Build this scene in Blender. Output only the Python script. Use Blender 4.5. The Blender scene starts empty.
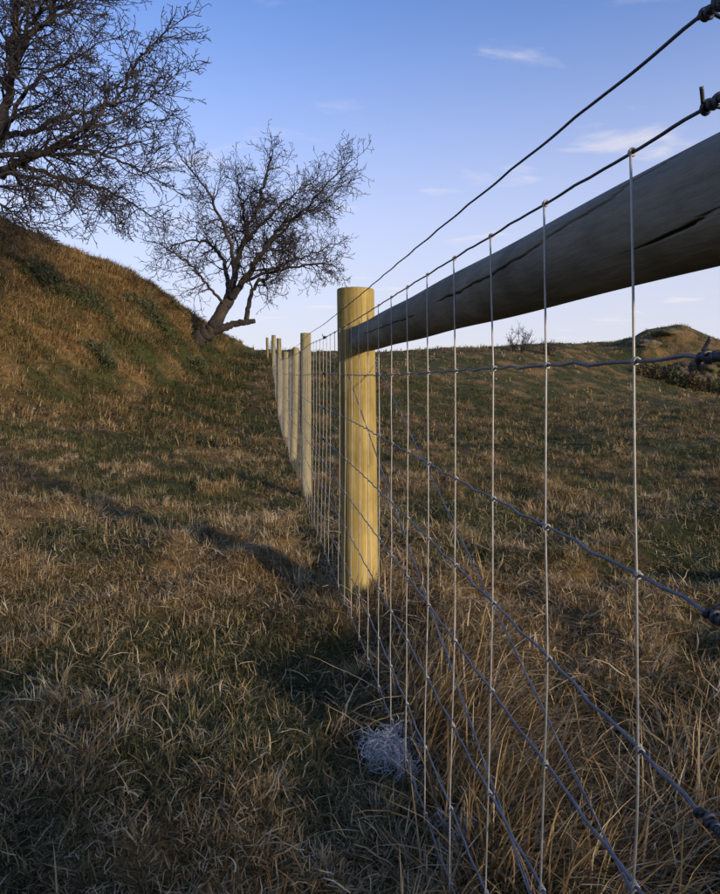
import bpy, math, random
import numpy as np
from mathutils import Vector, noise as mnoise

rng = np.random.default_rng(11)
random.seed(11)
S = bpy.context.scene
COL = S.collection

# ---------------------------------------------------------------- camera
EYE = 0.77                                    # eye height over the turf
FX = 0.265                                    # plane of the netting
YAW = math.radians(8.43)
FPX = 675.0                                   # focal length in photo pixels (photo 720 x 894)
cam_data = bpy.data.cameras.new('camera')
cam = bpy.data.objects.new('camera', cam_data)
COL.objects.link(cam)
cam.location = (0, 0, EYE)
cam.rotation_euler = (math.radians(90), 0, -YAW)
cam_data.sensor_fit = 'VERTICAL'
cam_data.sensor_height = 36.0
cam_data.sensor_width = 29.0
cam_data.lens = FPX / 894.0 * 36.0
cam_data.shift_y = -72.0 / 894.0
cam_data.clip_start = 0.02
cam_data.clip_end = 5000
S.camera = cam

# ---------------------------------------------------------------- sun, sky, exposure
SUN_EL = math.radians(13.0)
SUN_AZ = (0.596, -0.803)                      # horizontal direction towards the sun (behind the camera, right)
sun_data = bpy.data.lights.new('sun', 'SUN')
sun_data.energy = 3.3
sun_data.angle = math.radians(4.0)
sun_data.color = (1.0, 0.80, 0.56)
sun = bpy.data.objects.new('sun', sun_data)
COL.objects.link(sun)
_d = Vector((SUN_AZ[0] * math.cos(SUN_EL), SUN_AZ[1] * math.cos(SUN_EL), math.sin(SUN_EL)))
sun.rotation_euler = _d.to_track_quat('Z', 'Y').to_euler()
sun.location = (20, -25, 15)

world = bpy.data.worlds.new('World')
S.world = world
world.use_nodes = True
wn = world.node_tree.nodes
wl = world.node_tree.links
wn.clear()
w_out = wn.new('ShaderNodeOutputWorld')
w_bg = wn.new('ShaderNodeBackground')
w_sky = wn.new('ShaderNodeTexSky')
w_sky.sky_type = 'NISHITA'
w_sky.sun_disc = False
w_sky.sun_elevation = SUN_EL
w_sky.sun_rotation = math.atan2(SUN_AZ[0], SUN_AZ[1])
w_sky.altitude = 50
w_sky.air_density = 1.0
w_sky.dust_density = 0.2
w_sky.ozone_density = 4.0
w_bg.inputs['Strength'].default_value = 0.15
w_tc = wn.new('ShaderNodeTexCoord')
w_sep = wn.new('ShaderNodeSeparateXYZ')
wl.new(w_tc.outputs['Generated'], w_sep.inputs[0])
# thin cloud sheet: project the view direction on a plane overhead
w_add = wn.new('ShaderNodeMath'); w_add.operation = 'ADD'; w_add.inputs[1].default_value = 0.09
wl.new(w_sep.outputs['Z'], w_add.inputs[0])
w_max = wn.new('ShaderNodeMath'); w_max.operation = 'MAXIMUM'; w_max.inputs[1].default_value = 0.04
wl.new(w_add.outputs[0], w_max.inputs[0])
w_div = wn.new('ShaderNodeVectorMath'); w_div.operation = 'DIVIDE'
w_cmb = wn.new('ShaderNodeCombineXYZ')
for i in range(3):
    wl.new(w_max.outputs[0], w_cmb.inputs[i])
wl.new(w_tc.outputs['Generated'], w_div.inputs[0])
wl.new(w_cmb.outputs[0], w_div.inputs[1])
w_map = wn.new('ShaderNodeMapping')
w_map.inputs['Scale'].default_value = (1.15, 1.9, 0.0)
w_map.inputs['Location'].default_value = (6.3, 2.9, 0.0)
wl.new(w_div.outputs[0], w_map.inputs[0])
w_no = wn.new('ShaderNodeTexNoise')
w_no.inputs['Scale'].default_value = 1.5
w_no.inputs['Detail'].default_value = 7
w_no.inputs['Roughness'].default_value = 0.56
w_no.inputs['Distortion'].default_value = 0.35
wl.new(w_map.outputs[0], w_no.inputs['Vector'])
w_rmp = wn.new('ShaderNodeMapRange')
w_rmp.interpolation_type = 'SMOOTHSTEP'
w_rmp.inputs['From Min'].default_value = 0.57
w_rmp.inputs['From Max'].default_value = 0.76
w_rmp.inputs['To Max'].default_value = 0.55
wl.new(w_no.outputs['Fac'], w_rmp.inputs['Value'])
# low cloud/haze veil thickening towards the whole horizon
w_hz = wn.new('ShaderNodeMapRange')
w_hz.interpolation_type = 'SMOOTHERSTEP'
w_hz.inputs['From Min'].default_value = 0.62
w_hz.inputs['From Max'].default_value = -0.04
w_hz.inputs['To Max'].default_value = 0.85
wl.new(w_sep.outputs['Z'], w_hz.inputs['Value'])
w_m1 = wn.new('ShaderNodeMix'); w_m1.data_type = 'RGBA'
wl.new(w_hz.outputs[0], w_m1.inputs['Factor'])
w_tint = wn.new('ShaderNodeMix'); w_tint.data_type = 'RGBA'; w_tint.blend_type = 'MULTIPLY'
w_tint.inputs['Factor'].default_value = 1.0
w_tint.inputs['B'].default_value = (1.04, 1.0, 1.22, 1)
wl.new(w_sky.outputs[0], w_tint.inputs['A'])
wl.new(w_tint.outputs['Result'], w_m1.inputs['A'])
w_m1.inputs['B'].default_value = (3.5, 3.4, 3.85, 1)
w_m2 = wn.new('ShaderNodeMix'); w_m2.data_type = 'RGBA'
wl.new(w_rmp.outputs[0], w_m2.inputs['Factor'])
wl.new(w_m1.outputs['Result'], w_m2.inputs['A'])
w_m2.inputs['B'].default_value = (4.5, 4.2, 4.2, 1)
wl.new(w_m2.outputs['Result'], w_bg.inputs['Color'])
wl.new(w_bg.outputs[0], w_out.inputs['Surface'])

S.render.engine = 'CYCLES'
S.cycles.use_denoising = True
S.cycles.max_bounces = 4
S.cycles.diffuse_bounces = 3
S.cycles.use_adaptive_sampling = True
S.cycles.adaptive_threshold = 0.03
S.cycles.transparent_max_bounces = 8
S.view_settings.view_transform = 'Standard'
S.view_settings.look = 'None'
S.view_settings.exposure = 0.5
S.view_settings.gamma = 1.0
S.view_settings.use_curve_mapping = False

FW = np.array([math.sin(YAW), math.cos(YAW)])
RT = np.array([math.cos(YAW), -math.sin(YAW)])

def cam_xy(xc, z):
    return xc * RT[0] + z * FW[0], xc * RT[1] + z * FW[1]

# ---------------------------------------------------------------- mesh helpers
class MB:
    def __init__(self):
        self.v, self.f, self.n = [], [], 0
        self.vals = []
    def add(self, v, f, val=None):
        v = np.asarray(v, float)
        self.v.append(v)
        self.f.extend([tuple(int(i) + self.n for i in q) for q in f])
        self.n += len(v)
        if val is not None:
            self.vals.append(val)
    def tube(self, pts, rad, sides=6, cap=True, seed_angle=0.0):
        pts = np.asarray(pts, float)
        n = len(pts)
        rad = np.broadcast_to(np.asarray(rad, float), (n,))
        tan = np.gradient(pts, axis=0)
        tan /= np.linalg.norm(tan, axis=1)[:, None] + 1e-12
        ref = np.array([0.0, 0.0, 1.0]) if abs(tan[0][2]) < 0.9 else np.array([1.0, 0.0, 0.0])
        ang = np.arange(sides) * 2 * math.pi / sides + seed_angle
        ca, sa = np.cos(ang), np.sin(ang)
        vs = []
        for i in range(n):
            a = ref - tan[i] * np.dot(ref, tan[i])
            a /= np.linalg.norm(a) + 1e-12
            ref = a
            b = np.cross(tan[i], a)
            vs.append(pts[i] + rad[i] * (ca[:, None] * a + sa[:, None] * b))
        vs = np.concatenate(vs)
        fs = []
        for i in range(n - 1):
            o = i * sides
            for k in range(sides):
                k2 = (k + 1) % sides
                fs.append((o + k, o + k2, o + sides + k2, o + sides + k))
        if cap:
            fs.append(tuple(range(sides - 1, -1, -1)))
            fs.append(tuple(range((n - 1) * sides, n * sides)))
        self.add(vs, fs)
    def mesh(self, name, mat, smooth=True):
        me = bpy.data.meshes.new(name)
        me.from_pydata(np.concatenate(self.v).tolist(), [], self.f)
        me.materials.append(mat)
        if smooth:
            me.polygons.foreach_set('use_smooth', np.ones(len(me.polygons), bool))
        me.update()
        return me
    def build(self, name, mat, parent=None, loc=None, smooth=True):
        o = bpy.data.objects.new(name, self.mesh(name, mat, smooth))
        COL.objects.link(o)
        if parent is not None:
            o.parent = parent
        if loc is not None:
            o.location = loc
        return o

def empty(name, loc=(0, 0, 0)):
    o = bpy.data.objects.new(name, None)
    o.empty_display_size = 0.1
    COL.objects.link(o)
    o.location = loc
    return o

def tag(o, label=None, cat=None, group=None, kind=None):
    if label: o['label'] = label
    if cat: o['category'] = cat
    if group: o['group'] = group
    if kind: o['kind'] = kind
    return o

# value noise for the terrain (vectorised, several octaves)
_perm = rng.random((256, 256))
def vnoise(x, y):
    xi = np.floor(x).astype(int); yi = np.floor(y).astype(int)
    fx = x - xi; fy = y - yi
    fx = fx * fx * (3 - 2 * fx); fy = fy * fy * (3 - 2 * fy)
    g = lambda a, b: _perm[a & 255, b & 255]
    return ((g(xi, yi) * (1 - fx) + g(xi + 1, yi) * fx) * (1 - fy)
            + (g(xi, yi + 1) * (1 - fx) + g(xi + 1, yi + 1) * fx) * fy)
def fbm(x, y, oct=4, gain=0.5):
    s = 0; a = 1; t = 0
    for k in range(oct):
        s = s + a * vnoise(x * 2 ** k + 17.3 * k, y * 2 ** k + 9.1 * k); t += a; a *= gain
    return s / t - 0.5
def sstep(a, b, x):
    t = np.clip((x - a) / (b - a), 0, 1)
    return t * t * (3 - 2 * t)

# ---------------------------------------------------------------- terrain height
# crest of the bank: (depth, photo column, height over ground) -> world
def crest_pt(px, py, z):
    xc = (px - 360) / FPX * z
    x, y = cam_xy(xc, z)
    return x, y, EYE + (375 - py) / FPX * z
CREST = np.array([crest_pt(*c) for c in (
    (-420, 120, 10.5), (-250, 145, 11.5), (-120, 172, 12.2), (0, 216, 13.0), (36, 233, 13.3), (72, 250, 13.6),
    (111, 263, 14.0), (150, 284, 14.4), (174, 299, 14.8), (201, 321, 15.6), (229, 337, 16.6), (258, 350, 18.0))])
FOOT = np.array([(-7.0, 2.0), (-5.2, 4.0), (-4.1, 5.6), (-3.5, 6.6), (-3.15, 7.2), (-2.8, 7.9),
                 (-2.4, 8.8), (-2.0, 9.8), (-1.75, 10.5), (-1.4, 11.8), (-1.0, 13.4), (-0.55, 16.0)])
SUNPERP = np.array([-SUN_AZ[1], SUN_AZ[0]])

def base_height(x, y):
    r = np.maximum(x - 0.3, 0)
    H = 1.33 + 0.062 * np.minimum(r, 26)
    a = 7.2 + 0.85 * r
    b = 18.2 + 0.74 * r
    h = H * sstep(a, b, y) ** 1.15
    fall = np.maximum(y - b, 0)
    h = h - 0.115 * np.minimum(fall, 28) - 0.02 * np.maximum(fall - 28, 0)
    # the pasture on the left tilts up towards the foot of the bank
    l = np.maximum(-x - 0.3, 0)
    h = h + 0.17 * np.minimum(l, 5.0) * sstep(1.5, 8.5, y) * (1 - sstep(11, 17, y) * 0.6)
    # unseen earth bank added behind the camera, square to the sun, to shade the foreground
    u = x * SUN_AZ[0] + y * SUN_AZ[1]
    w = x * SUNPERP[0] + y * SUNPERP[1]
    h = h + SHADE_BANK_H * sstep(SHADE_BANK_U, SHADE_BANK_U + 2.2, u) * (1 - sstep(0.5, 1.15, w)) * (1 - 0.5 * sstep(6, 16, -w)) * (1 + 0.25 * np.sin(w * 3.1) * np.sin(w * 1.3 + 1))
    return h
SHADE_BANK_U, SHADE_BANK_H = 3.6, 1.52  # start and height of the added bank that shades the near ground

_seg_s = np.linspace(0, 1, 240)
def _dense(P):
    k = np.linspace(0, 1, len(P))
    return np.stack([np.interp(_seg_s, k, P[:, i]) for i in range(P.shape[1])], 1)
CR = _dense(CREST); FO = _dense(FOOT)

def height(x, y, detail=True):
    x = np.asarray(x, float); y = np.asarray(y, float)
    shp = x.shape
    x = x.ravel(); y = y.ravel()
    h = base_height(x, y)
    # bank: loft between foot line and crest line; nearest rung of the ladder gives t
    sel = np.where((x < 1.0) & (y > -8) & (y < 60) & (x > -60))[0]
    CH = 4000
    for i in range(0, len(sel), CH):
        ii = sel[i:i + CH]
        px = x[ii][:, None]; py = y[ii][:, None]
        dx = (CR[:, 0] - FO[:, 0])[None]; dy = (CR[:, 1] - FO[:, 1])[None]
        L2 = dx * dx + dy * dy
        t = ((px - FO[None, :, 0]) * dx + (py - FO[None, :, 1]) * dy) / L2
        L = np.sqrt(L2)
        d = np.abs((px - FO[None, :, 0]) * dy - (py - FO[None, :, 1]) * dx) / L
        d = d + 1e-3 * np.abs(t) + np.where(t < -0.3, 5, 0)
        k = np.argmin(d, 1)
        r = np.arange(len(ii))
        tt = t[r, k]; dd = d[r, k]
        top = CR[k, 2]
        p = np.clip(tt, 0, 1)
        prof = p ** 1.25 * (1 - 0.10 * np.sin(p * math.pi))
        over = np.maximum(tt - 1, 0) * L[0, k] if L.shape[0] == 1 else np.maximum(tt - 1, 0) * L[r, k]
        prof_h = h[ii] + (top - h[ii]) * prof - 0.22 * np.minimum(over, 6) 
        edge = 1 - sstep(0.3, 5.0, np.where(d[r, k] > 0.4, dd - 0.4, 0))
        # lumps and terracettes on the slope
        xx = x[ii]; yy = y[ii]
        lum = (0.42 * fbm(xx * 0.8, yy * 0.8, 3) + 0.24 * fbm(xx * 2.1 + 5, yy * 2.1, 3))
        lum = lum * np.clip(tt * 3, 0, 1) * (1 - 0.6 * sstep(0.7, 0.95, tt))
        new = prof_h + lum
        h[ii] = np.where(tt > 0, h[ii] + (new - h[ii]) * edge, h[ii])
    far = sstep(25, 80, np.hypot(x, y))
    h = h + (0.05 * fbm(x * 0.9, y * 0.9, 3) + 0.035 * fbm(x * 3.1, y * 3.1, 3)) * sstep(0.2, 5, np.hypot(x, y) + 1.0)
    h = h + 0.22 * fbm(x * 0.25 + 40, y * 0.25, 2) * sstep(9, 16, y) * sstep(1, 4, x)
    h = h + (0.11 * np.maximum(fbm(x * 3.3 + 7, y * 3.3 + 2, 2) + 0.08, 0) + 0.02 * fbm(x * 11, y * 11 + 5, 2)) * (1 - far)
    # knoll in the field on the right
    s_ = x * 0.577 + y * 0.817; q_ = x * 0.817 - y * 0.577
    nz = fbm(x * 0.7 + 3, y * 0.7 + 31, 3)
    m_ = sstep(-3.8, -0.6, q_ + 1.2 * nz) * (1 - sstep(9, 15, q_)) * (1 - sstep(33, 41, s_))
    h = h + m_ * (1.15 * sstep(27.0, 28.2, s_ + 1.6 * nz) + 0.62 * sstep(28.2, 31.2, s_ + nz) + 0.22 * fbm(x * 1.6, y * 1.6, 3))
    return h.reshape(shp)

def bank_t(x, y):
    return sstep(0.25, 1.0, height(x, y) - base_height(x, y))

def dryness(x, y):
    d = 0.50 + fbm(x * 1.1 + 3, y * 1.1, 4) * 1.9 + fbm(x * 4 + 8, y * 4, 3) * 1.1
    path = np.exp(-((x - (-0.9 + 0.02 * y)) / 1.1) ** 2) * sstep(3.0, 7, y)
    d = d - 0.45 * path + 0.40 * bank_t(x, y)
    d = d - np.where(x > FX, 0.25 * sstep(2, 5, y), 0)
    d = d + 0.35 * np.exp(-((x - 0.55) / 0.35) ** 2) * (1 - 0.5 * sstep(2, 4, y))
    # the crowns of the tussocks bleach first
    d = d + 3.0 * np.maximum(fbm(x * 3.3 + 7, y * 3.3 + 2, 2) + 0.08, 0) - 0.28 + 1.1 * fbm(x * 9 + 1, y * 9, 2)
    return d

def gz(x, y):
    return float(height(np.array([x]), np.array([y]))[0])

# ---------------------------------------------------------------- materials
def nt(name):
    m = bpy.data.materials.new(name)
    m.use_nodes = True
    n = m.node_tree.nodes; l = m.node_tree.links
    n.clear()
    out = n.new('ShaderNodeOutputMaterial')
    b = n.new('ShaderNodeBsdfPrincipled')
    l.new(b.outputs[0], out.inputs[0])
    return m, n, l, b, out

def ramp(n, stops):
    r = n.new('ShaderNodeValToRGB')
    e = r.color_ramp.elements
    while len(e) < len(stops):
        e.new(0.5)
    for q, (p, c) in zip(e, stops):
        q.position = p; q.color = (*c, 1)
    return r

def tex(n, l, kind='Noise', scale=5, detail=4, rough=0.55, coord='Object', stretch=(1, 1, 1), dist=0.0, loc=(0, 0, 0)):
    tc = n.new('ShaderNodeTexCoord')
    mp = n.new('ShaderNodeMapping')
    mp.inputs['Scale'].default_value = stretch
    mp.inputs['Location'].default_value = loc
    l.new(tc.outputs[coord], mp.inputs[0])
    t = n.new('ShaderNodeTex' + kind)
    t.inputs['Scale'].default_value = scale
    if kind == 'Noise':
        t.inputs['Detail'].default_value = detail
        t.inputs['Roughness'].default_value = rough
        t.inputs['Distortion'].default_value = dist
    l.new(mp.outputs[0], t.inputs['Vector'])
    return t

def mixc(n, l, fac, a, b, blend='MIX'):
    m = n.new('ShaderNodeMix'); m.data_type = 'RGBA'; m.blend_type = blend
    for sock, v in (('Factor', fac), ('A', a), ('B', b)):
        if isinstance(v, (int, float)):
            m.inputs[sock].default_value = v
        elif isinstance(v, tuple):
            m.inputs[sock].default_value = (*v, 1)
        else:
            l.new(v, m.inputs[sock])
    return m.outputs['Result']

def mat_ground():
    m, n, l, b, out = nt('turf_soil')
    t1 = tex(n, l, scale=0.55, detail=3)
    t2 = tex(n, l, scale=9, detail=6, rough=0.65)
    t3 = tex(n, l, scale=60, detail=4, rough=0.7)
    r1 = ramp(n, [(0.1, (0.045, 0.052, 0.018)), (0.5, (0.085, 0.070, 0.030)), (0.95, (0.165, 0.112, 0.048))])
    ad = n.new('ShaderNodeAttribute'); ad.attribute_name = 'dry'
    l.new(ad.outputs['Fac'], r1.inputs[0])
    r2 = ramp(n, [(0.3, (0.45, 0.45, 0.42)), (0.7, (1.5, 1.4, 1.2))])
    l.new(t2.outputs['Fac'], r2.inputs[0])
    c = mixc(n, l, 0.8, r1.outputs[0], r2.outputs[0], 'MULTIPLY')
    r3 = ramp(n, [(0.3, (0.5, 0.5, 0.5)), (0.7, (1.4, 1.35, 1.25))])
    l.new(t3.outputs['Fac'], r3.inputs[0])
    c = mixc(n, l, 0.7, c, r3.outputs[0], 'MULTIPLY')
    l.new(c, b.inputs['Base Color'])
    b.inputs['Roughness'].default_value = 0.95
    b.inputs['Specular IOR Level'].default_value = 0.15
    bp = n.new('ShaderNodeBump'); bp.inputs['Strength'].default_value = 0.8; bp.inputs['Distance'].default_value = 0.03
    l.new(t2.outputs['Fac'], bp.inputs['Height'])
    l.new(bp.outputs[0], b.inputs['Normal'])
    return m

def mat_grass():
    """blade colour from 'tint' (per blade) and 'dry' (per clump)"""
    m, n, l, b, out = nt('grass_blade')
    at = n.new('ShaderNodeAttribute'); at.attribute_name = 'tint'
    ai = n.new('ShaderNodeAttribute'); ai.attribute_name = 'dry'
    dead = ramp(n, [(0.0, (0.10, 0.062, 0.028)), (0.3, (0.225, 0.145, 0.064)), (0.6, (0.37, 0.26, 0.125)), (0.85, (0.49, 0.375, 0.21)), (1.0, (0.60, 0.49, 0.32))])
    live = ramp(n, [(0.0, (0.045, 0.050, 0.020)), (0.45, (0.080, 0.085, 0.034)), (0.8, (0.155, 0.145, 0.065)), (1.0, (0.34, 0.26, 0.12))])
    l.new(at.outputs['Fac'], dead.inputs[0]); l.new(at.outputs['Fac'], live.inputs[0])
    c = mixc(n, l, ai.outputs['Fac'], live.outputs[0], dead.outputs[0])
    l.new(c, b.inputs['Base Color'])
    b.inputs['Roughness'].default_value = 0.8
    b.inputs['Specular IOR Level'].default_value = 0.06
    tr = n.new('ShaderNodeBsdfTranslucent')
    l.new(c, tr.inputs['Color'])
    mx = n.new('ShaderNodeMixShader'); mx.inputs[0].default_value = 0.22
    l.new(b.outputs[0], mx.inputs[1]); l.new(tr.outputs[0], mx.inputs[2])
    l.new(mx.outputs[0], out.inputs[0])
    return m

def mat_wood(name, stops, streak_axis=2, dark=0.5, blot=0.55, along=(0.55, 1.6), across=60.0, loc=(0, 0, 0)):
    m, n, l, b, out = nt(name)
    st = [9.0, 9.0, 9.0]; st[streak_axis] = along[0]
    fine = [across] * 3; fine[streak_axis] = along[1]
    t1 = tex(n, l, scale=1.6, detail=5, stretch=tuple(st), dist=0.4, loc=loc)
    t2 = tex(n, l, scale=2.2, detail=6, rough=0.65, stretch=tuple(fine), loc=loc)
    t3 = tex(n, l, scale=7, detail=5, rough=0.6, loc=loc)
    r1 = ramp(n, stops); l.new(t1.outputs['Fac'], r1.inputs[0])
    r2 = ramp(n, [(0.32, (0.55, 0.52, 0.48)), (0.55, (1.0, 1.0, 1.0)), (0.75, (1.18, 1.15, 1.1))])
    l.new(t2.outputs['Fac'], r2.inputs[0])
    c = mixc(n, l, dark, r1.outputs[0], r2.outputs[0], 'MULTIPLY')
    r3 = ramp(n, [(0.42, (1, 1, 1)), (0.62, (0.62, 0.62, 0.55)), (0.75, (0.45, 0.44, 0.4))])
    l.new(t3.outputs['Fac'], r3.inputs[0])
    c = mixc(n, l, blot, c, r3.outputs[0], 'MULTIPLY')
    # knots: sparse dark spots
    vo = tex(n, l, 'Voronoi', scale=3.2, stretch=tuple(1.0 if i != streak_axis else 0.7 for i in range(3)), loc=(loc[0] + 0.3, loc[1] + 0.2, loc[2] + 0.1))
    rk = ramp(n, [(0.0, (1, 1, 1)), (0.06, (0.8, 0.8, 0.8)), (0.10, (0, 0, 0))])
    l.new(vo.outputs['Distance'], rk.inputs[0])
    c = mixc(n, l, rk.outputs[0], c, (0.09, 0.055, 0.025))
    l.new(c, b.inputs['Base Color'])
    b.inputs['Roughness'].default_value = 0.78
    b.inputs['Specular IOR Level'].default_value = 0.25
    bp = n.new('ShaderNodeBump'); bp.inputs['Strength'].default_value = 0.5; bp.inputs['Distance'].default_value = 0.004
    l.new(t2.outputs['Fac'], bp.inputs['Height'])
    l.new(bp.outputs[0], b.inputs['Normal'])
    return m

def mat_metal(name, c0, c1, metallic=0.65, rough=0.5):
    m, n, l, b, out = nt(name)
    t = tex(n, l, scale=55, detail=4, rough=0.7)
    r = ramp(n, [(0.35, c0), (0.65, c1)])
    l.new(t.outputs['Fac'], r.inputs[0]); l.new(r.outputs[0], b.inputs['Base Color'])
    b.inputs['Metallic'].default_value = metallic
    rr = n.new('ShaderNodeMapRange')
    rr.inputs['To Min'].default_value = rough - 0.12; rr.inputs['To Max'].default_value = rough + 0.15
    l.new(t.outputs['Fac'], rr.inputs['Value']); l.new(rr.outputs[0], b.inputs['Roughness'])
    return m

def mat_bark(name, c0, c1, c2):
    m, n, l, b, out = nt(name)
    t = tex(n, l, scale=6, detail=6, rough=0.65)
    r = ramp(n, [(0.3, c0), (0.52, c1), (0.75, c2)])
    l.new(t.outputs['Fac'], r.inputs[0]); l.new(r.outputs[0], b.inputs['Base Color'])
    b.inputs['Roughness'].default_value = 0.9
    bp = n.new('ShaderNodeBump'); bp.inputs['Strength'].default_value = 0.7; bp.inputs['Distance'].default_value = 0.02
    t2 = tex(n, l, scale=30, detail=4)
    l.new(t2.outputs['Fac'], bp.inputs['Height']); l.new(bp.outputs[0], b.inputs['Normal'])
    return m

M_ground = mat_ground()
M_grass = mat_grass()
M_post = mat_wood('treated_pine_post', [(0.28, (0.15, 0.105, 0.035)), (0.42, (0.30, 0.22, 0.065)), (0.55, (0.41, 0.305, 0.095)), (0.72, (0.50, 0.39, 0.16))], 2, 0.9, 0.75)
M_stake = mat_wood('weathered_stake', [(0.28, (0.15, 0.125, 0.06)), (0.5, (0.28, 0.24, 0.12)), (0.72, (0.37, 0.325, 0.19))], 2, 0.7, 0.75)
M_rail = mat_wood('grey_weathered_rail', [(0.28, (0.12, 0.115, 0.09)), (0.5, (0.20, 0.19, 0.145)), (0.72, (0.27, 0.255, 0.20))], 1, 0.5, 0.95, (1.6, 9.0), 55.0)
M_stay = mat_metal('galvanised_stay', (0.29, 0.28, 0.25), (0.44, 0.425, 0.38), 0.3, 0.5)
M_line = mat_metal('dull_line_wire', (0.10, 0.115, 0.145), (0.18, 0.20, 0.235), 0.5, 0.45)
M_top = mat_metal('dark_top_wire', (0.035, 0.038, 0.045), (0.07, 0.075, 0.085), 0.5, 0.5)
M_bark = mat_bark('hawthorn_bark', (0.016, 0.012, 0.010), (0.036, 0.028, 0.022), (0.068, 0.055, 0.043))
M_twig = mat_bark('hawthorn_twig', (0.014, 0.011, 0.011), (0.026, 0.02, 0.019), (0.045, 0.036, 0.032))

# ---------------------------------------------------------------- ground sheet
def build_ground():
    def axis(n, lim, near, c):
        k = 9.2
        t = np.linspace(-1, 1, n)
        s = np.sinh(t * k) / math.sinh(k) * lim
        return s + c * (1 - np.abs(t) ** 6)
    # finer in front of the camera
    xs = np.unique(np.concatenate([np.linspace(-8, 22, 165), np.linspace(-1.6, 1.8, 90),
                                   -8 - np.geomspace(0.2, 900, 40), 22 + np.geomspace(0.2, 900, 40)]))
    ys = np.unique(np.concatenate([np.linspace(-9, 34, 210), np.linspace(0.4, 4.5, 80),
                                   -9 - np.geomspace(0.3, 900, 36), 34 + np.geomspace(0.3, 1500, 44)]))
    X, Y = np.meshgrid(xs, ys)
    Z = height(X, Y)
    nx, ny = len(xs), len(ys)
    v = np.stack([X.ravel(), Y.ravel(), Z.ravel()], 1)
    i = np.arange((nx - 1) * (ny - 1))
    a = (i // (nx - 1)) * nx + i % (nx - 1)
    f = np.stack([a, a + 1, a + nx + 1, a + nx], 1)
    me = bpy.data.meshes.new('ground')
    me.from_pydata(v.tolist(), [], f.tolist())
    me.materials.append(M_ground)
    me.attributes.new('dry', 'FLOAT', 'POINT').data.foreach_set('value', np.clip(dryness(v[:, 0], v[:, 1]), 0, 1).astype(np.float32))
    me.polygons.foreach_set('use_smooth', np.ones(len(me.polygons), bool))
    o = bpy.data.objects.new('ground', me)
    COL.objects.link(o)
    tag(o, 'rough grassy ground rising to a bank and a field', kind='structure')
build_ground()

# ---------------------------------------------------------------- fence
POST_Y, POST_R = 2.30, 0.063
fence = empty('wire_fence', (FX, POST_Y, 0))
tag(fence, 'galvanised stock netting fence with wooden posts and a thick horizontal rail', 'fence')

def rel(p):                                  # world -> fence local
    p = np.asarray(p, float)
    return p - np.array([FX, POST_Y, 0.0])

_fy = np.linspace(0, 34, 120)
_fg = height(np.full(120, 0.3), _fy)
_fg = np.convolve(np.pad(_fg, 6, 'edge'), np.ones(13) / 13, 'valid')
def fground(y):
    return 0.55 * np.interp(y, _fy, _fg - _fg[7]) * sstep(3.0, 8, np.asarray(y, float))
def fx(y):                                   # the far stretch bends a little to the left
    y = np.asarray(y, float)
    return FX - 0.012 * np.maximum(y - 19, 0) ** 1.3

def post_mesh(name, r, z0, z1, mat, seg=40, rings=26, seed=0, lean=(0, 0), chamfer=0.004):
    q = np.random.default_rng(seed)
    zs = np.concatenate([np.linspace(z0, z1 - chamfer, rings), [z1 - chamfer * 0.3, z1]])
    rs = np.concatenate([np.full(rings, r), [r - chamfer * 0.35, r - chamfer]])
    ang = np.arange(seg) * 2 * math.pi / seg
    ph = q.random(4) * 6.28
    b = MB(); vs = []
    for z, rr in zip(zs, rs):
        k = 1 + 0.018 * np.sin(2 * ang + ph[0] + z * 0.5) + 0.012 * np.sin(3 * ang + ph[1] - z) + 0.006 * np.sin(7 * ang + ph[2] + 3 * z)
        k = k * (1 + 0.012 * math.sin(z * 5 + ph[3]))
        cx = lean[0] * (z - z0) + 0.002 * math.sin(z * 4 + ph[0]); cy = lean[1] * (z - z0)
        vs.append(np.stack([cx + rr * k * np.cos(ang), cy + rr * k * np.sin(ang), np.full(seg, z)], 1))
    n = len(zs)
    fs = [(i * seg + k, i * seg + (k + 1) % seg, (i + 1) * seg + (k + 1) % seg, (i + 1) * seg + k) for i in range(n - 1) for k in range(seg)]
    fs.append(tuple(range((n - 1) * seg, n * seg)))
    b.add(np.concatenate(vs), fs)
    return b

# strainer posts at both ends of the rail
PC = FX + POST_R + 0.004
sp = post_mesh('post', POST_R, -0.35, EYE + 0.296, M_post, 56, 40, 3, lean=(-0.012, 0)).build('post', M_post, fence, rel((PC + 0.012, POST_Y, 0)))
sp['label'] = 'yellow treated pine strainer post at the end of the rail'
NEAR_Y = 0.06
post_mesh('post', POST_R, -0.35, EYE + 0.30, M_post, 40, 20, 5).build('post', M_post, fence, rel((PC + 0.01, NEAR_Y, 0)))

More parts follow.
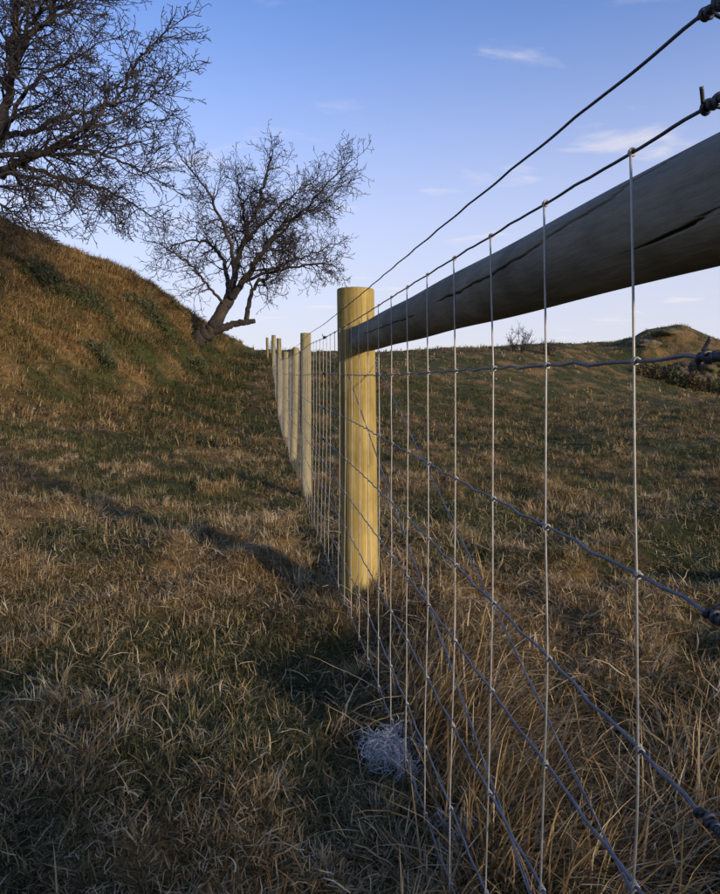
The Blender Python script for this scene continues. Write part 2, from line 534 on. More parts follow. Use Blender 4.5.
# horizontal rail with two long drying cracks cut into it
def rail():
    y0, y1 = NEAR_Y + POST_R - 0.015, POST_Y - POST_R + 0.02
    nl, ns = 210, 210
    r0, zc0, zc1 = 0.0465, EYE + 0.130, EYE + 0.122
    ys = np.linspace(y0, y1, nl)
    ang = np.radians(np.concatenate([np.linspace(108, 228, 170), np.linspace(228, 468, 41)[1:]]))   # finer where it is cracked
    ns = len(ang)
    Y, A = np.meshgrid(ys, ang, indexing='ij')
    R = r0 * (1 + 0.015 * np.sin(2 * A + 1 + Y * 0.7) + 0.010 * np.sin(3 * A - Y * 1.3) + 0.006 * np.sin(5 * A + Y * 4))
    R = R + 0.0009 * np.sin(Y * 11 + 2 * np.sin(A)) 
    for path, dep, wid in CRACKS:
        py = np.array([p[0] for p in path]); pa = np.radians([p[1] for p in path])
        o = np.argsort(py); py = py[o]; pa = pa[o]
        ca = np.interp(Y, py, pa)
        ca = ca + 0.02 * np.sin(Y * 47) + 0.014 * np.sin(Y * 131 + 1)
        d = np.abs((A - ca + math.pi) % (2 * math.pi) - math.pi) * r0
        end = sstep(py[0] - 0.005, py[0] + 0.05, Y) * (1 - sstep(py[-1] - 0.06, py[-1] + 0.005, Y))
        w = wid * (0.35 + 0.65 * end)
        R = R - dep * end * np.clip(1 - d / w, 0, 1) ** 0.6
    zc = np.interp(Y, [y0, y1], [zc0, zc1])
    X = PC + 0.006 + R * np.cos(A); Zz = zc + R * np.sin(A)
    v = np.stack([X.ravel(), Y.ravel(), Zz.ravel()], 1) - np.array([FX, POST_Y, 0])
    i = np.arange(nl - 1)[:, None] * ns; k = np.arange(ns)[None]; k2 = (k + 1) % ns
    f = np.stack([(i + k).ravel(), (i + ns + k).ravel(), (i + ns + k2).ravel(), (i + k2).ravel()], 1).tolist()
    f.append(list(range(ns))); f.append(list(range((nl - 1) * ns, nl * ns))[::-1])
    me = bpy.data.meshes.new('rail')
    me.from_pydata(v.tolist(), [], f); me.materials.append(M_rail)
    me.polygons.foreach_set('use_smooth', np.ones(len(me.polygons), bool))
    o = bpy.data.objects.new('rail', me); COL.objects.link(o); o.parent = fence
    o['label'] = 'thick grey weathered horizontal rail with long drying cracks'
# (y along the fence, angle round the rail in degrees: 180 faces the path, 90 is the top)
CRACKS = [([(0.40, 112), (0.45, 128), (0.476, 138), (0.516, 143), (0.54, 153), (0.575, 155), (0.632, 162), (0.703, 171), (0.788, 179), (0.95, 184), (1.1, 186)], 0.011, 0.0015),
          ([(0.395, 205), (0.419, 207), (0.439, 210), (0.463, 214), (0.483, 215), (0.52, 219)], 0.011, 0.0017),
          ([(1.25, 196), (1.5, 192), (1.9, 190)], 0.006, 0.0014)]
rail()

# line wires
LINE_Z = [0.157, 0.008, -0.138, -0.263, -0.366, -0.478, -0.596, -0.705]
STAY_Y = [0.318] + [0.452 + 0.1495 * k for k in range(13)]
yy = STAY_Y[-1] + 0.16
while yy < 19.6:
    STAY_Y.append(yy); yy += 0.152
STAY_Y = np.array(STAY_Y)
def net_bulge(y, z):                          # the netting is slack between the posts
    return 0.006 * np.sin(y * 3.1) * sstep(2.4, 3.2, y) - 0.010 * sstep(-0.2, -0.7, z) * (0.5 + 0.5 * np.sin(y * 2.3 + 1)) 
def line_z(k, y):
    y = np.asarray(y, float)
    sag = 0.004 * np.sin(y * 2.1 + k * 1.7)
    if k == 0:
        sag = sag + 0.0
    if k == 1:
        sag = sag - 0.006 * sstep(0.6, 2.0, y)
    return EYE + LINE_Z[k] + sag + fground(y)

def wire_path(k, y0, y1, z_of, step=0.02, amp=0.0016, seed=0, jit=1.0):
    q = np.random.default_rng(100 + seed)
    out = []
    ys = np.concatenate([np.arange(y0, min(y1, 3.2), 0.0125), np.arange(max(3.2, y0), y1, 0.152)])
    jz = q.normal(0, 1, len(ys)); jx = q.normal(0, 1, len(ys))
    ker = np.ones(9) / 9
    jz = np.convolve(jz, ker, 'same'); jx = np.convolve(jx, ker, 'same')
    # tension crimps: a small wave in the middle of each bay
    ph = ((ys - 0.452) / 0.1495) % 1.0
    crimp = np.sin((ph - 0.5) * 4 * math.pi) * np.exp(-((ph - 0.5) / 0.18) ** 2)
    fade = 1 - sstep(2.5, 3.3, ys)
    z = z_of(ys) + fade * (amp * crimp * q.choice([1, 0.7, 1.2]) + 0.0011 * jit * jz)
    x = fx(ys) + net_bulge(ys, z - EYE) + fade * (0.0008 * np.cos(ph * 6.28) + 0.0008 * jit * jx)
    return np.stack([x, ys, z], 1)

for k in range(8):
    p = wire_path(k, 0.29, 19.6, lambda y, k=k: line_z(k, y), seed=k, amp=0.0009 if k == 0 else 0.0024, jit=0.3 if k == 0 else 1.0)
    b = MB(); b.tube(rel(p), np.interp(p[:, 1], [0, 3, 8], [0.0014, 0.0014, 0.0014]), 6)
    b.build('line_wire', M_top if k == 0 else M_line, fence)
# single plain wire above the netting
p = wire_path(9, 0.29, 33, lambda y: EYE + 0.2155 + 0.02 * sstep(0.4, 2.3, y) * 0 + 0.003 * np.sin(y * 2.1) + fground(y), seed=19, amp=0.0003, jit=0.15)
b = MB(); b.tube(rel(p), 0.00135, 6); b.build('top_wire', M_top, fence)

# stay wires with their knots
def knot_geo(b, c, r=0.0024):
    a = np.linspace(0, 2.2 * math.pi * 2, 26)
    pts = np.stack([0.0022 * np.cos(a), np.linspace(-0.0030, 0.0030, 26), 0.0024 * np.sin(a)], 1)
    b.tube(np.asarray(c) + pts, 0.0009, 5)
kb = MB(); knot_geo(kb, (0, 0, 0)); knot_me = kb.mesh('knot', M_stay)
q = np.random.default_rng(5)
for si, y in enumerate(STAY_Y):
    near = y < 2.35
    zs_line = np.array([line_z(k, y) for k in range(8)])
    # where the stay crosses each line wire (a slight S lean, as netting gets)
    lean = -0.0075 * np.sin(np.clip((EYE + 0.157 - zs_line) / 0.75, 0, 1) * math.pi) + q.normal(0, 0.0030, 8)
    if si == 0: lean *= 0.3
    lean[0] = 0
    pts = []
    jig = q.normal(0, 0.0022, 7)
    for k in range(7):
        n = 7 if near else 3
        for t in np.linspace(0, 1, n, endpoint=False):
            w = math.sin(t * math.pi)
            z = zs_line[k] + (zs_line[k + 1] - zs_line[k]) * t
            yv = y + lean[k] + (lean[k + 1] - lean[k]) * t + w * jig[k]
            xv = float(fx(y) + net_bulge(y, z - EYE)) - 0.0012 + w * jig[k] * 0.4
            pts.append((xv, yv, z))
    pts.append((float(fx(y) + net_bulge(y, -0.7)) - 0.0012, y + lean[7], zs_line[7] - 0.012))
    pts[0] = (pts[0][0], pts[0][1], pts[0][2] + 0.002)
    b = MB()
    b.tube(rel(pts), 0.0011, 6 if near else 4)
    if not near:
        for k in range(8):
            c = rel((float(fx(y) + net_bulge(y, zs_line[k] - EYE)), y + lean[k], zs_line[k]))
            s = 0.0042
            b.add(c + s * np.array([(1, 0, 0), (-1, 0, 0), (0, 1.2, 0), (0, -1.2, 0), (0, 0, 1), (0, 0, -1)]),
                  [(0, 2, 4), (2, 1, 4), (1, 3, 4), (3, 0, 4), (2, 0, 5), (1, 2, 5), (3, 1, 5), (0, 3, 5)])
    st = b.build('stay_wire', M_stay, fence)
    if near:
        for k in range(8):
            ko = bpy.data.objects.new('knot', knot_me); COL.objects.link(ko); ko.parent = st
            ko.location = rel((float(fx(y) + net_bulge(y, zs_line[k] - EYE)), y + lean[k], zs_line[k]))
            ko.rotation_euler = (q.normal(0, 0.15), 0, q.normal(0, 0.15))

# wrapped joints where two rolls of netting meet, and at the near strainer
def joint_mesh(seed, tail=True):
    q = np.random.default_rng(seed)
    b = MB()
    a = np.linspace(0, 2 * math.pi * 5, 80)
    rr = 0.0030 + 0.0011 * np.sin(a * 0.37 + seed) + 0.0005 * np.sin(a * 1.7)
    b.tube(np.stack([rr * np.cos(a), np.linspace(-0.009, 0.013, 80) + 0.0012 * np.sin(a * 0.6), rr * np.sin(a)], 1), 0.0017, 6)
    a = np.linspace(0, 2 * math.pi * 3.5, 50)
    b.tube(np.stack([0.0021 * np.cos(a), np.linspace(-0.016, -0.006, 50), 0.0021 * np.sin(a)], 1), 0.0016, 6)
    if tail:
        t = np.linspace(0, 1, 8)
        d = q.normal(0, 1, 2)
        b.tube(np.stack([-0.004 - 0.004 * t, 0.006 - 0.004 * t, 0.002 + 0.010 * t + 0.003 * np.sin(t * 4) * d[0]], 1), 0.0015, 6)
    return b
jm = [joint_mesh(s).mesh('wire_joint', M_top) for s in range(3)]
for k in range(8):
    for y, s in ((0.362, 0.85), (2.78, 1.15)):
        jo = bpy.data.objects.new('wire_joint', jm[(k % 2) + 1] if k else jm[0]); COL.objects.link(jo); jo.parent = fence
        jo.location = rel((FX - 0.001, y + 0.004 * math.sin(k * 2.3), float(line_z(k, y)))); jo.scale = (s, s, s)
        jo.rotation_euler = (0, 0.7 * k, 0)
jo = bpy.data.objects.new('wire_joint', jm[0]); COL.objects.link(jo); jo.parent = fence
jo.location = rel((FX, 0.364, EYE + 0.2165)); jo.rotation_euler = (0, 2.6, 0); jo.scale = (0.85, 0.85, 0.85)

# diagonal brace wire looped round the strainer
for (x0, x1, ztop, _) in ((FX + 0.028, FX + 0.006, 0.004, 0), (FX + 0.128, FX + 0.11, 0.035, 1)):
    t = np.linspace(0, 1, 60)
    y = (POST_Y - 0.045) + (NEAR_Y + 0.05 - POST_Y + 0.045) * t
    z = EYE + ztop + (0.045 - EYE - ztop) * t + 0.0
    x = x0 + (x1 - x0) * t
    b = MB()
    for s in (0, math.pi):
        tw = t * 60 + s
        b.tube(rel(np.stack([x + 0.0012 * np.cos(tw), y, z + 0.0012 * np.sin(tw)], 1)), 0.0009, 5)
    b.build('brace_wire', M_line, fence)
# staple bundle / wrapped wire ends behind the strainer
b = MB()
for (dy, dz, s) in ((2.36, 0.05, 1), (2.37, 0.03, -1), (2.35, 0.015, 1)):
    a = np.linspace(0, 12, 40)
    b.tube(rel(np.stack([FX + 0.145 + 0.006 * np.cos(a), dy + 0.004 * np.sin(a * 1.3), EYE + dz + 0.006 * np.sin(a) + 0.0005 * a], 1)), 0.0016, 5)
b.build('wire_wrap', M_line, fence)

# intermediate stakes
for i, (y, dx, top, r) in enumerate(((4.42, 0.034, 1.044, 0.034), (6.1, 0.030, 1.015, 0.030), (7.9, 0.028, 1.02, 0.031), (10.1, 0.03, 1.20, 0.036),
                                     (14.7, 0.02, 1.10, 0.045), (15.6, -0.08, 1.02, 0.03), (23.2, 0.03, 0.98, 0.04), (25.5, 0.03, 1.12, 0.035), (28.0, 0.03, 1.28, 0.035))):
    g = float(fground(y))
    post_mesh('post', r, -0.3, top, M_stake, 20, 10, 20 + i, lean=(random.uniform(-0.02, 0.02), random.uniform(-0.02, 0.02))).build(
        'post', M_stake, fence, rel((float(fx(y)) + dx, y, g)))


# ---------------------------------------------------------------- rock outcrop on the knoll
def mat_rock():
    m, n, l, b, out = nt('mossy_rock')
    t1 = tex(n, l, scale=1.6, detail=7, rough=0.65)
    t2 = tex(n, l, scale=0.9, detail=5, loc=(4, 2, 1))
    r1 = ramp(n, [(0.3, (0.035, 0.026, 0.018)), (0.48, (0.10, 0.075, 0.045)), (0.62, (0.17, 0.125, 0.07)), (0.78, (0.24, 0.20, 0.14))])
    l.new(t1.outputs['Fac'], r1.inputs[0])
    r2 = ramp(n, [(0.45, (0, 0, 0)), (0.6, (1, 1, 1))]); l.new(t2.outputs['Fac'], r2.inputs[0])
    c = mixc(n, l, r2.outputs[0], r1.outputs[0], (0.085, 0.075, 0.028))
    l.new(c, b.inputs['Base Color']); b.inputs['Roughness'].default_value = 0.92
    bp = n.new('ShaderNodeBump'); bp.inputs['Distance'].default_value = 0.12; bp.inputs['Strength'].default_value = 0.9
    l.new(t1.outputs['Fac'], bp.inputs['Height']); l.new(bp.outputs[0], b.inputs['Normal'])
    return m
M_rock = mat_rock()

def rock_blob(b, c, r, seed, sub=4):
    import bmesh
    bm = bmesh.new(); bmesh.ops.create_icosphere(bm, subdivisions=sub, radius=1)
    q = random.Random(seed); off = Vector((q.uniform(0, 50), q.uniform(0, 50), q.uniform(0, 50)))
    vs = []
    for v in bm.verts:
        d = v.co.normalized()
        k = 1 + 0.38 * mnoise.noise(d * 1.3 + off) + 0.22 * mnoise.noise(d * 3.1 + off) + 0.12 * mnoise.noise(d * 7 + off)
        cell = mnoise.voronoi(d * 2.2 + off)[0]
        k += 0.16 * (cell[1] - cell[0]) - 0.08
        vs.append((c[0] + d.x * r[0] * k, c[1] + d.y * r[1] * k, c[2] + d.z * r[2] * k))
    bm.verts.index_update()
    b.add(vs, [tuple(v.index for v in f.verts) for f in bm.faces])
    bm.free()

def dir_pt(px, z):
    return cam_xy((px - 360) / FPX * z, z)
ocx, ocy = dir_pt(702, 25.5)
outc = empty('rock_outcrop', (ocx, ocy, gz(ocx, ocy)))
tag(outc, 'dark rocky outcrop on the grassy knoll at the right of the field', 'rock outcrop')
for i, (px, z, rx, ry, rz, zo) in enumerate(((658, 24.7, 0.6, 0.5, 0.34, -0.05), (676, 24.6, 0.8, 0.5, 0.48, 0.0), (703, 24.4, 0.55, 0.5, 0.55, 0.0), (728, 24.5, 1.0, 0.6, 0.5, 0.0), (690, 25.0, 0.7, 0.5, 0.36, 0.1),
                                             (648, 26.8, 0.5, 0.4, 0.22, 0.05), (668, 27.6, 0.7, 0.5, 0.22, 0.0), (770, 24.8, 1.3, 0.7, 0.6, 0.0))):
    x, y = dir_pt(px, z)
    b = MB(); rock_blob(b, (x - ocx, y - ocy, gz(x, y) + zo - outc.location.z), (rx, ry, rz), 60 + i)
    b.build('rock', M_rock, outc)

# ---------------------------------------------------------------- bare trees
class Tree:
    """tapered branches grown recursively; every order of branch is kept in its own mesh"""
    def __init__(self, seed, gnarl=0.22):
        self.q = np.random.default_rng(seed); self.g = gnarl
        self.b = {0: MB(), 2: MB()}; self.b[1] = self.b[2]
        self.n = 0
    def limb(self, pts, r0, r1, lv=0, sides=9, kids=True, **kw):
        pts = np.asarray(pts, float)
        k = np.linspace(0, 1, len(pts)); m = max(10, len(pts) * 5)
        u = np.linspace(0, 1, m)
        # smooth the control polygon and add gnarls
        P = np.stack([np.interp(u, k, pts[:, i]) for i in range(3)], 1)
        for _ in range(3):
            P[1:-1] = 0.25 * P[:-2] + 0.5 * P[1:-1] + 0.25 * P[2:]
        ln = np.linalg.norm(pts[-1] - pts[0])
        P[1:-1] += self.q.normal(0, 0.012 * ln, (m - 2, 3)) * np.sin(u[1:-1] * math.pi)[:, None]
        R = r0 + (r1 - r0) * u ** 0.8
        if lv == 0: R = R * (1 + 0.03 * np.sin(u * 17 + r0 * 90) + 0.015 * self.q.normal(0, 1, m))
        self.b[min(lv, 2)].tube(P, R, sides)
        if kids: self.spawn(P, R, lv, **kw)
        return P
    def grow(self, p, d, L, r, lv, bias):
        q = self.q
        n = max(3, int(L / (0.11 if lv < 3 else 0.075)) + 1)
        n = min(n, 12)
        pts = [p.copy()]; d = d / np.linalg.norm(d)
        for i in range(n):
            d = d + q.normal(0, self.g * (1.0 if lv < 3 else 1.3), 3) + bias * 0.10
            d = d / np.linalg.norm(d)
            p = p + d * L / n
            pts.append(p.copy())
        pts = np.array(pts)
        R = np.linspace(r, max(r * 0.3, self.tip), len(pts))
        self.b[min(lv, 2)].tube(pts, R, 6 if lv <= 1 else (5 if lv == 2 else 3), cap=False)
        self.n += 1
        if lv < 4: self.spawn(pts, R, lv, bias=bias)
    tip = 0.0045
    spec = {0: (0.16, 0.95), 1: (0.13, 0.62), 2: (0.10, 0.33), 3: (0.085, 0.16)}      # spacing, child length
    start = {0: 0.25, 1: 0.12, 2: 0.1, 3: 0.15}
    def spawn(self, P, R, lv, bias=np.array([0, 0, 0.5]), dens=1.0, lenk=1.0):
        q = self.q
        seg = np.linalg.norm(np.diff(P, axis=0), axis=1); tot = seg.sum()
        cum = np.concatenate([[0], np.cumsum(seg)])
        sp, cl = self.spec[lv]
        s = tot * self.start[lv] + q.random() * sp
        while s < tot:
            i = min(np.searchsorted(cum, s) - 1, len(P) - 2); i = max(i, 0)
            t = (s - cum[i]) / max(seg[i], 1e-6)
            p = P[i] * (1 - t) + P[i + 1] * t
            d0 = P[i + 1] - P[i]; d0 /= np.linalg.norm(d0) + 1e-9
            rv = q.normal(0, 1, 3); rv -= d0 * rv.dot(d0); rv /= np.linalg.norm(rv)
            a = math.radians(q.uniform(35, 75))
            d = d0 * math.cos(a) + rv * math.sin(a)
            f = s / tot
            L = cl * lenk * q.uniform(0.55, 1.25) * (1.0 - 0.45 * f)
            r = min(R[i] * 0.6, {0: 0.022, 1: 0.012, 2: 0.0075, 3: 0.005}[lv] * self.rk)
            self.grow(p, d, L, max(r, self.tip), lv + 1, bias)
            s += sp / dens * q.uniform(0.5, 1.5)
        # the leader carries on
        d0 = P[-1] - P[-2]
        if lv < 3: self.grow(P[-1], d0, cl * 0.6 * lenk, R[-1], lv + 1, bias)
    rk = 1.0
    def finish(self, root):
        o = self.b[0].build('trunk', M_bark, root)
        c = self.b[2].build('crown', M_twig, root); c['kind'] = 'stuff'

def local_frame(sc):
    """photo-like local sketch units (right, up, away) -> metres in the world axes"""
    def f(pts):
        out = []
        for u, v, w in pts:
            dx, dy = cam_xy(u * sc, w)
            out.append((dx, dy, v * sc))
        return out
    return f

# small leaning hawthorn on the bank
TZ = 14.1
tx, ty = dir_pt(197, TZ)
tz = gz(tx, ty)
t2 = empty('hawthorn_tree', (tx, ty, tz))
tag(t2, 'small bare leaning hawthorn tree rooted on the slope of the bank', 'tree')
tr = Tree(7)
K = local_frame(TZ / FPX)
base_py = 375 - (tz - EYE) * FPX / TZ
def kk(*pts):      # sketch coordinates measured from the root
    return K([(a - 197, base_py - b_ , c) for a, b_, c in pts])
up = np.array([0, 0, 0.45]); 
tr.limb(kk((168, 349, 0.9), (182, 345, 0.35), (195, 341, 0.05), (206, 335, 0), (213, 328, 0), (218, 318, 0)), 0.20, 0.135, kids=False, sides=12)
tr.limb(kk((208, 333, 0), (222, 329, -0.05), (236, 324, -0.1), (247, 323, -0.12), (256, 321.5, -0.15)), 0.10, 0.05, kids=False, sides=10)
tr.limb(kk((215, 325, 0), (221, 312, 0), (228, 301, 0.05), (233, 290, 0.1)), 0.14, 0.115, kids=False, sides=12)
L0 = dict(bias=up)
limbs = [
    (kk((231, 294, 0), (234, 270, 0.1), (240, 245, 0.2), (250, 215, 0.3), (262, 180, 0.3), (268, 160, 0.2)), 0.085, 0.02),
    (kk((230, 298, 0), (246, 282, -0.2), (260, 262, -0.35), (275, 243, -0.5), (288, 228, -0.6)), 0.085, 0.03),
    (kk((288, 229, -0.6), (306, 222, -0.8), (325, 200, -0.9), (345, 182, -1.0)), 0.035, 0.012),
    (kk((247, 320, -0.1), (250, 305, -0.2), (258, 285, -0.3), (275, 276, -0.4), (297, 270, -0.5), (325, 268, -0.6)), 0.055, 0.018),
    (kk((228, 300, 0), (226, 275, 0.3), (216, 250, 0.5), (200, 235, 0.7), (180, 232, 0.8), (160, 238, 0.9)), 0.06, 0.012),
    (kk((234, 272, 0.1), (232, 245, -0.2), (222, 215, -0.5), (208, 190, -0.7), (192, 172, -0.8)), 0.05, 0.012),
    (kk((240, 245, 0.2), (250, 225, 0.6), (270, 200, 0.9), (290, 180, 1.1), (310, 165, 1.2)), 0.045, 0.012),
    (kk((236, 262, 0.1), (240, 235, 0.6), (238, 205, 0.9), (230, 175, 1.1), (226, 158, 1.2)), 0.045, 0.012),
    (kk((260, 262, -0.3), (272, 240, 0.1), (292, 215, 0.5), (312, 200, 0.7), (330, 185, 0.8)), 0.04, 0.012),
    (kk((244, 284, -0.2), (262, 270, 0.4), (285, 255, 0.8), (310, 245, 1.1), (328, 232, 1.3)), 0.04, 0.012),
    (kk((226, 306, 0), (214, 290, -0.4), (202, 272, -0.7), (190, 265, -0.9), (182, 258, -1.0)), 0.035, 0.01),
]
for P, r0, r1 in limbs:
    tr.limb(P, r0, r1, lv=0, sides=8, dens=1.25, lenk=0.54, bias=up)
tr.finish(t2)
n_t2 = tr.n

# bigger tree reaching in from the left
TZ1 = 9.2
ax, ay = dir_pt(-38, TZ1)
az = gz(ax, ay)
t1 = empty('hawthorn_tree', (ax, ay, az))
tag(t1, 'large bare tree with drooping twiggy branches at the left edge of the bank', 'tree')
tr = Tree(23, 0.16)
tr.rk = 0.9; tr.tip = 0.0042
tr.spec = {0: (0.15, 0.80), 1: (0.11, 0.48), 2: (0.085, 0.25), 3: (0.07, 0.11)}
K = local_frame(TZ1 / FPX)
by1 = 375 - (az - EYE) * FPX / TZ1
def kk(*pts):
    return K([(a + 38, by1 - b_, c) for a, b_, c in pts])
out_b = np.array([0.55, -0.1, 0.25]); dn = np.array([0.5, -0.1, -0.12])
tr.limb(kk((-42, by1 + 12, 0.1), (-36, 235, 0), (-30, 205, 0), (-20, 170, 0)), 0.17, 0.12, kids=False, sides=12)
limbs1 = [
    (kk((-20, 172, 0), (-5, 135, 0.1), (2, 90, 0.2), (4, 40, 0.2), (10, -20, 0.2), (18, -80, 0.2)), 0.095, 0.03, out_b, 1.0),
    (kk((-34, 228, 0), (-15, 203, -0.2), (10, 186, -0.4), (35, 175, -0.5), (62, 168, -0.6), (85, 160, -0.6)), 0.085, 0.035, out_b, 1.0),
    (kk((60, 169, -0.6), (88, 158, -0.7), (112, 150, -0.8), (132, 135, -0.9), (148, 112, -0.9), (160, 92, -0.9), (170, 78, -0.9), (182, 68, -0.9)), 0.034, 0.008, np.array([0.3, 0, 0.3]), 0.62),
    (kk((112, 150, -0.8), (135, 140, -0.7), (155, 122, -0.6), (170, 108, -0.5), (178, 98, -0.5)), 0.018, 0.006, np.array([0.3, 0, 0.2]), 0.5),
    (kk((85, 160, -0.6), (112, 163, -0.4), (138, 170, -0.2), (158, 182, -0.1)), 0.025, 0.008, out_b, 0.7),
    (kk((-5, 135, 0.1), (20, 120, 0.4), (48, 95, 0.7), (75, 80, 0.9), (100, 72, 1.0)), 0.05, 0.012, out_b, 0.9),
    (kk((0, 100, 0.2), (22, 75, -0.3), (50, 50, -0.6), (80, 34, -0.8), (105, 28, -0.9)), 0.05, 0.012, out_b, 0.85),
    (kk((3, 60, 0.2), (25, 32, 0.1), (50, 10, 0.1), (75, -6, 0.1), (95, -15, 0.1)), 0.045, 0.012, out_b, 0.85),
    (kk((-8, 140, 0.1), (20, 132, -0.3), (48, 112, -0.7), (80, 100, -0.9), (108, 92, -1.0)), 0.045, 0.012, out_b, 0.85),
    (kk((-12, 155, 0), (15, 145, 0.4), (50, 140, 0.7), (85, 128, 0.9), (110, 118, 1.0)), 0.045, 0.012, out_b, 0.8),
    (kk((10, 186, -0.4), (38, 188, -0.7), (66, 196, -0.9), (92, 208, -1.0), (108, 222, -1.0)), 0.035, 0.008, dn, 0.75),
    (kk((35, 176, -0.5), (62, 180, -0.2), (95, 186, 0.1), (122, 196, 0.2), (140, 208, 0.3)), 0.035, 0.008, dn, 0.75),
    (kk((-15, 203, -0.2), (5, 205, -0.5), (25, 215, -0.8), (45, 226, -0.9), (62, 240, -1.0)), 0.03, 0.008, dn, 0.7),
    (kk((-25, 215, 0), (-12, 225, -0.5), (2, 240, -0.8), (8, 262, -0.9), (12, 285, -0.9)), 0.022, 0.006, dn, 0.55),
    (kk((4, 40, 0.2), (18, 5, 0.6), (40, -25, 0.9), (60, -50, 1.0)), 0.045, 0.012, out_b, 0.85),
]
for P, r0, r1, bi, lk in limbs1:
    tr.limb(P, r0, r1, lv=0, sides=8, dens=1.25, lenk=lk, bias=bi)
tr.finish(t1)
print('twigs', n_t2, tr.n)

# bare shrubs on the skyline of the field
for i, (px, z, hpx, lab) in enumerate(((520, 23.0, 24, 'taller twiggy bare shrub on the skyline under the rail'), (549, 23.5, 13, 'shorter twiggy bare shrub on the skyline right of the taller one'))):
    x, y = dir_pt(px, z)
    zz = gz(x, y)
    r = empty('bare_shrub', (x, y, zz)); tag(r, lab, 'shrub', 'bare shrubs on the skyline')
    b = MB(); q = np.random.default_rng(70 + i); H = hpx * z / FPX
    def tw(p, d, L, rad, lv):
        pts = [p]
        for k in range(5):
            d = d + q.normal(0, 0.13, 3) + np.array([0, 0, 0.05]); d = d / np.linalg.norm(d)
            pts.append(pts[-1] + d * L / 5)
        b.tube(np.array(pts), np.linspace(rad, rad * 0.5, 6), 4, cap=False)
        if lv < 2:
            for k in range(6):
                j = q.integers(1, 5)
                tw(pts[j], d + q.normal(0, 0.55, 3), L * q.uniform(0.3, 0.55), rad * 0.6, lv + 1)
    for k in range(9):
        d = np.array([q.normal(0, 0.38), q.normal(0, 0.38), 1.0])
        tw(np.array([q.normal(0, 0.08), q.normal(0, 0.08), -0.1]), d / np.linalg.norm(d), (H + 0.1) * q.uniform(0.7, 1.08), 0.013, 0)
    b.build('stems', M_twig, r)

# ---------------------------------------------------------------- gorse and rush clumps on the bank
def mat_leaf(name, c0, c1):
    m, n, l, b, out = nt(name)
    t = tex(n, l, scale=9, detail=3)
    r = ramp(n, [(0.35, c0), (0.65, c1)]); l.new(t.outputs['Fac'], r.inputs[0]); l.new(r.outputs[0], b.inputs['Base Color'])
    b.inputs['Roughness'].default_value = 0.7
    return m
M_gorse = mat_leaf('gorse_green', (0.028, 0.036, 0.012), (0.075, 0.08, 0.028))
def gorse(px, z, rx, rz, seed, lab, grp='low bushes on the bank', mat=None, big=1.0):
    x, y = dir_pt(px, z); zz = gz(x, y)
    root = empty('gorse_bush', (x, y, zz)); tag(root, lab, 'bush', grp)
    q = np.random.default_rng(seed)
    b = MB(); n = 1500
    a = q.random(n) * 6.283; el = np.arccos(q.random(n)); rr = q.random(n) ** 0.35
    lob = 1 + 0.3 * np.sin(a * 3 + seed) + 0.2 * np.sin(a * 5 + 2 * seed)
    px_ = rr * np.sin(el) * np.cos(a) * rx * lob; py_ = rr * np.sin(el) * np.sin(a) * rx * 0.8 * lob; pz_ = rr * np.cos(el) * rz * lob
    slope = np.array([height(np.array([x + u]), np.array([y + v]))[0] - zz for u, v in ((0.3, 0), (0, 0.3))]) / 0.3
    for i in range(n):
        c = np.array([px_[i], py_[i], pz_[i] + slope[0] * px_[i] + slope[1] * py_[i] - 0.03])
        d = np.array([px_[i] / rx, py_[i] / rx, 0.6]) + q.normal(0, 0.5, 3); d /= np.linalg.norm(d)
        s = np.cross(d, q.normal(0, 1, 3)); s /= np.linalg.norm(s)
        L = q.uniform(0.05, 0.11) * big; w = 0.010 * big
        b.add([c - s * w, c + s * w, c + d * L], [(0, 1, 2)])
    b.build('foliage', mat or M_gorse, root, smooth=False)
    st = MB()
    for i in range(7):
        e = np.array([q.normal(0, rx * 0.4), q.normal(0, rx * 0.35), rz * 0.75])
        st.tube(np.array([(0, 0, -0.08), e * 0.5 + q.normal(0, 0.02, 3), e]), [0.012, 0.008, 0.004], 5)
    st.build('stem', M_twig, root)
for a in ((54, 11.2, 0.42, 0.34, 1, 'low dark green bush highest on the bank under the overhanging tree'),
          (92, 11.5, 0.36, 0.24, 2, 'low dark green bush on the bank right of the highest bush'),
          (150, 12.9, 0.48, 0.36, 3, 'largest dark green bush near the bank top left of the leaning hawthorn'),
          (100, 10.3, 0.24, 0.17, 4, 'small dark green bush halfway down the bank'),
          (197, 12.9, 0.20, 0.22, 5, 'dark green tussock at the foot of the leaning hawthorn')):
    gorse(*a)
M_bracken = mat_leaf('dead_bracken', (0.045, 0.030, 0.014), (0.12, 0.08, 0.032))
for a in ((652, 24.2, 0.55, 0.50, 11, 'leftmost dark bush against the face of the outcrop'), (672, 24.1, 0.7, 0.62, 12, 'second dark bush from the left against the face of the outcrop'),
          (692, 24.0, 0.6, 0.55, 13, 'dark bush left of the pale rock in the face of the outcrop'), (716, 23.9, 0.7, 0.6, 14, 'rightmost dark bush against the face of the outcrop at the photo edge')):
    gorse(*a, grp='dark bushes on the outcrop', mat=M_bracken if a[4] % 2 else M_gorse, big=2.0)

# ---------------------------------------------------------------- grass (uncountable: one mesh per stand)
def sector(z0, z1, dens, half=0.68, q=rng):
    n = int(half * (z1 * z1 - z0 * z0) * dens)
    z = np.sqrt(q.uniform(z0 * z0, z1 * z1, n))
    xc = q.uniform(-half, half, n) * z
    return cam_xy(xc, z)

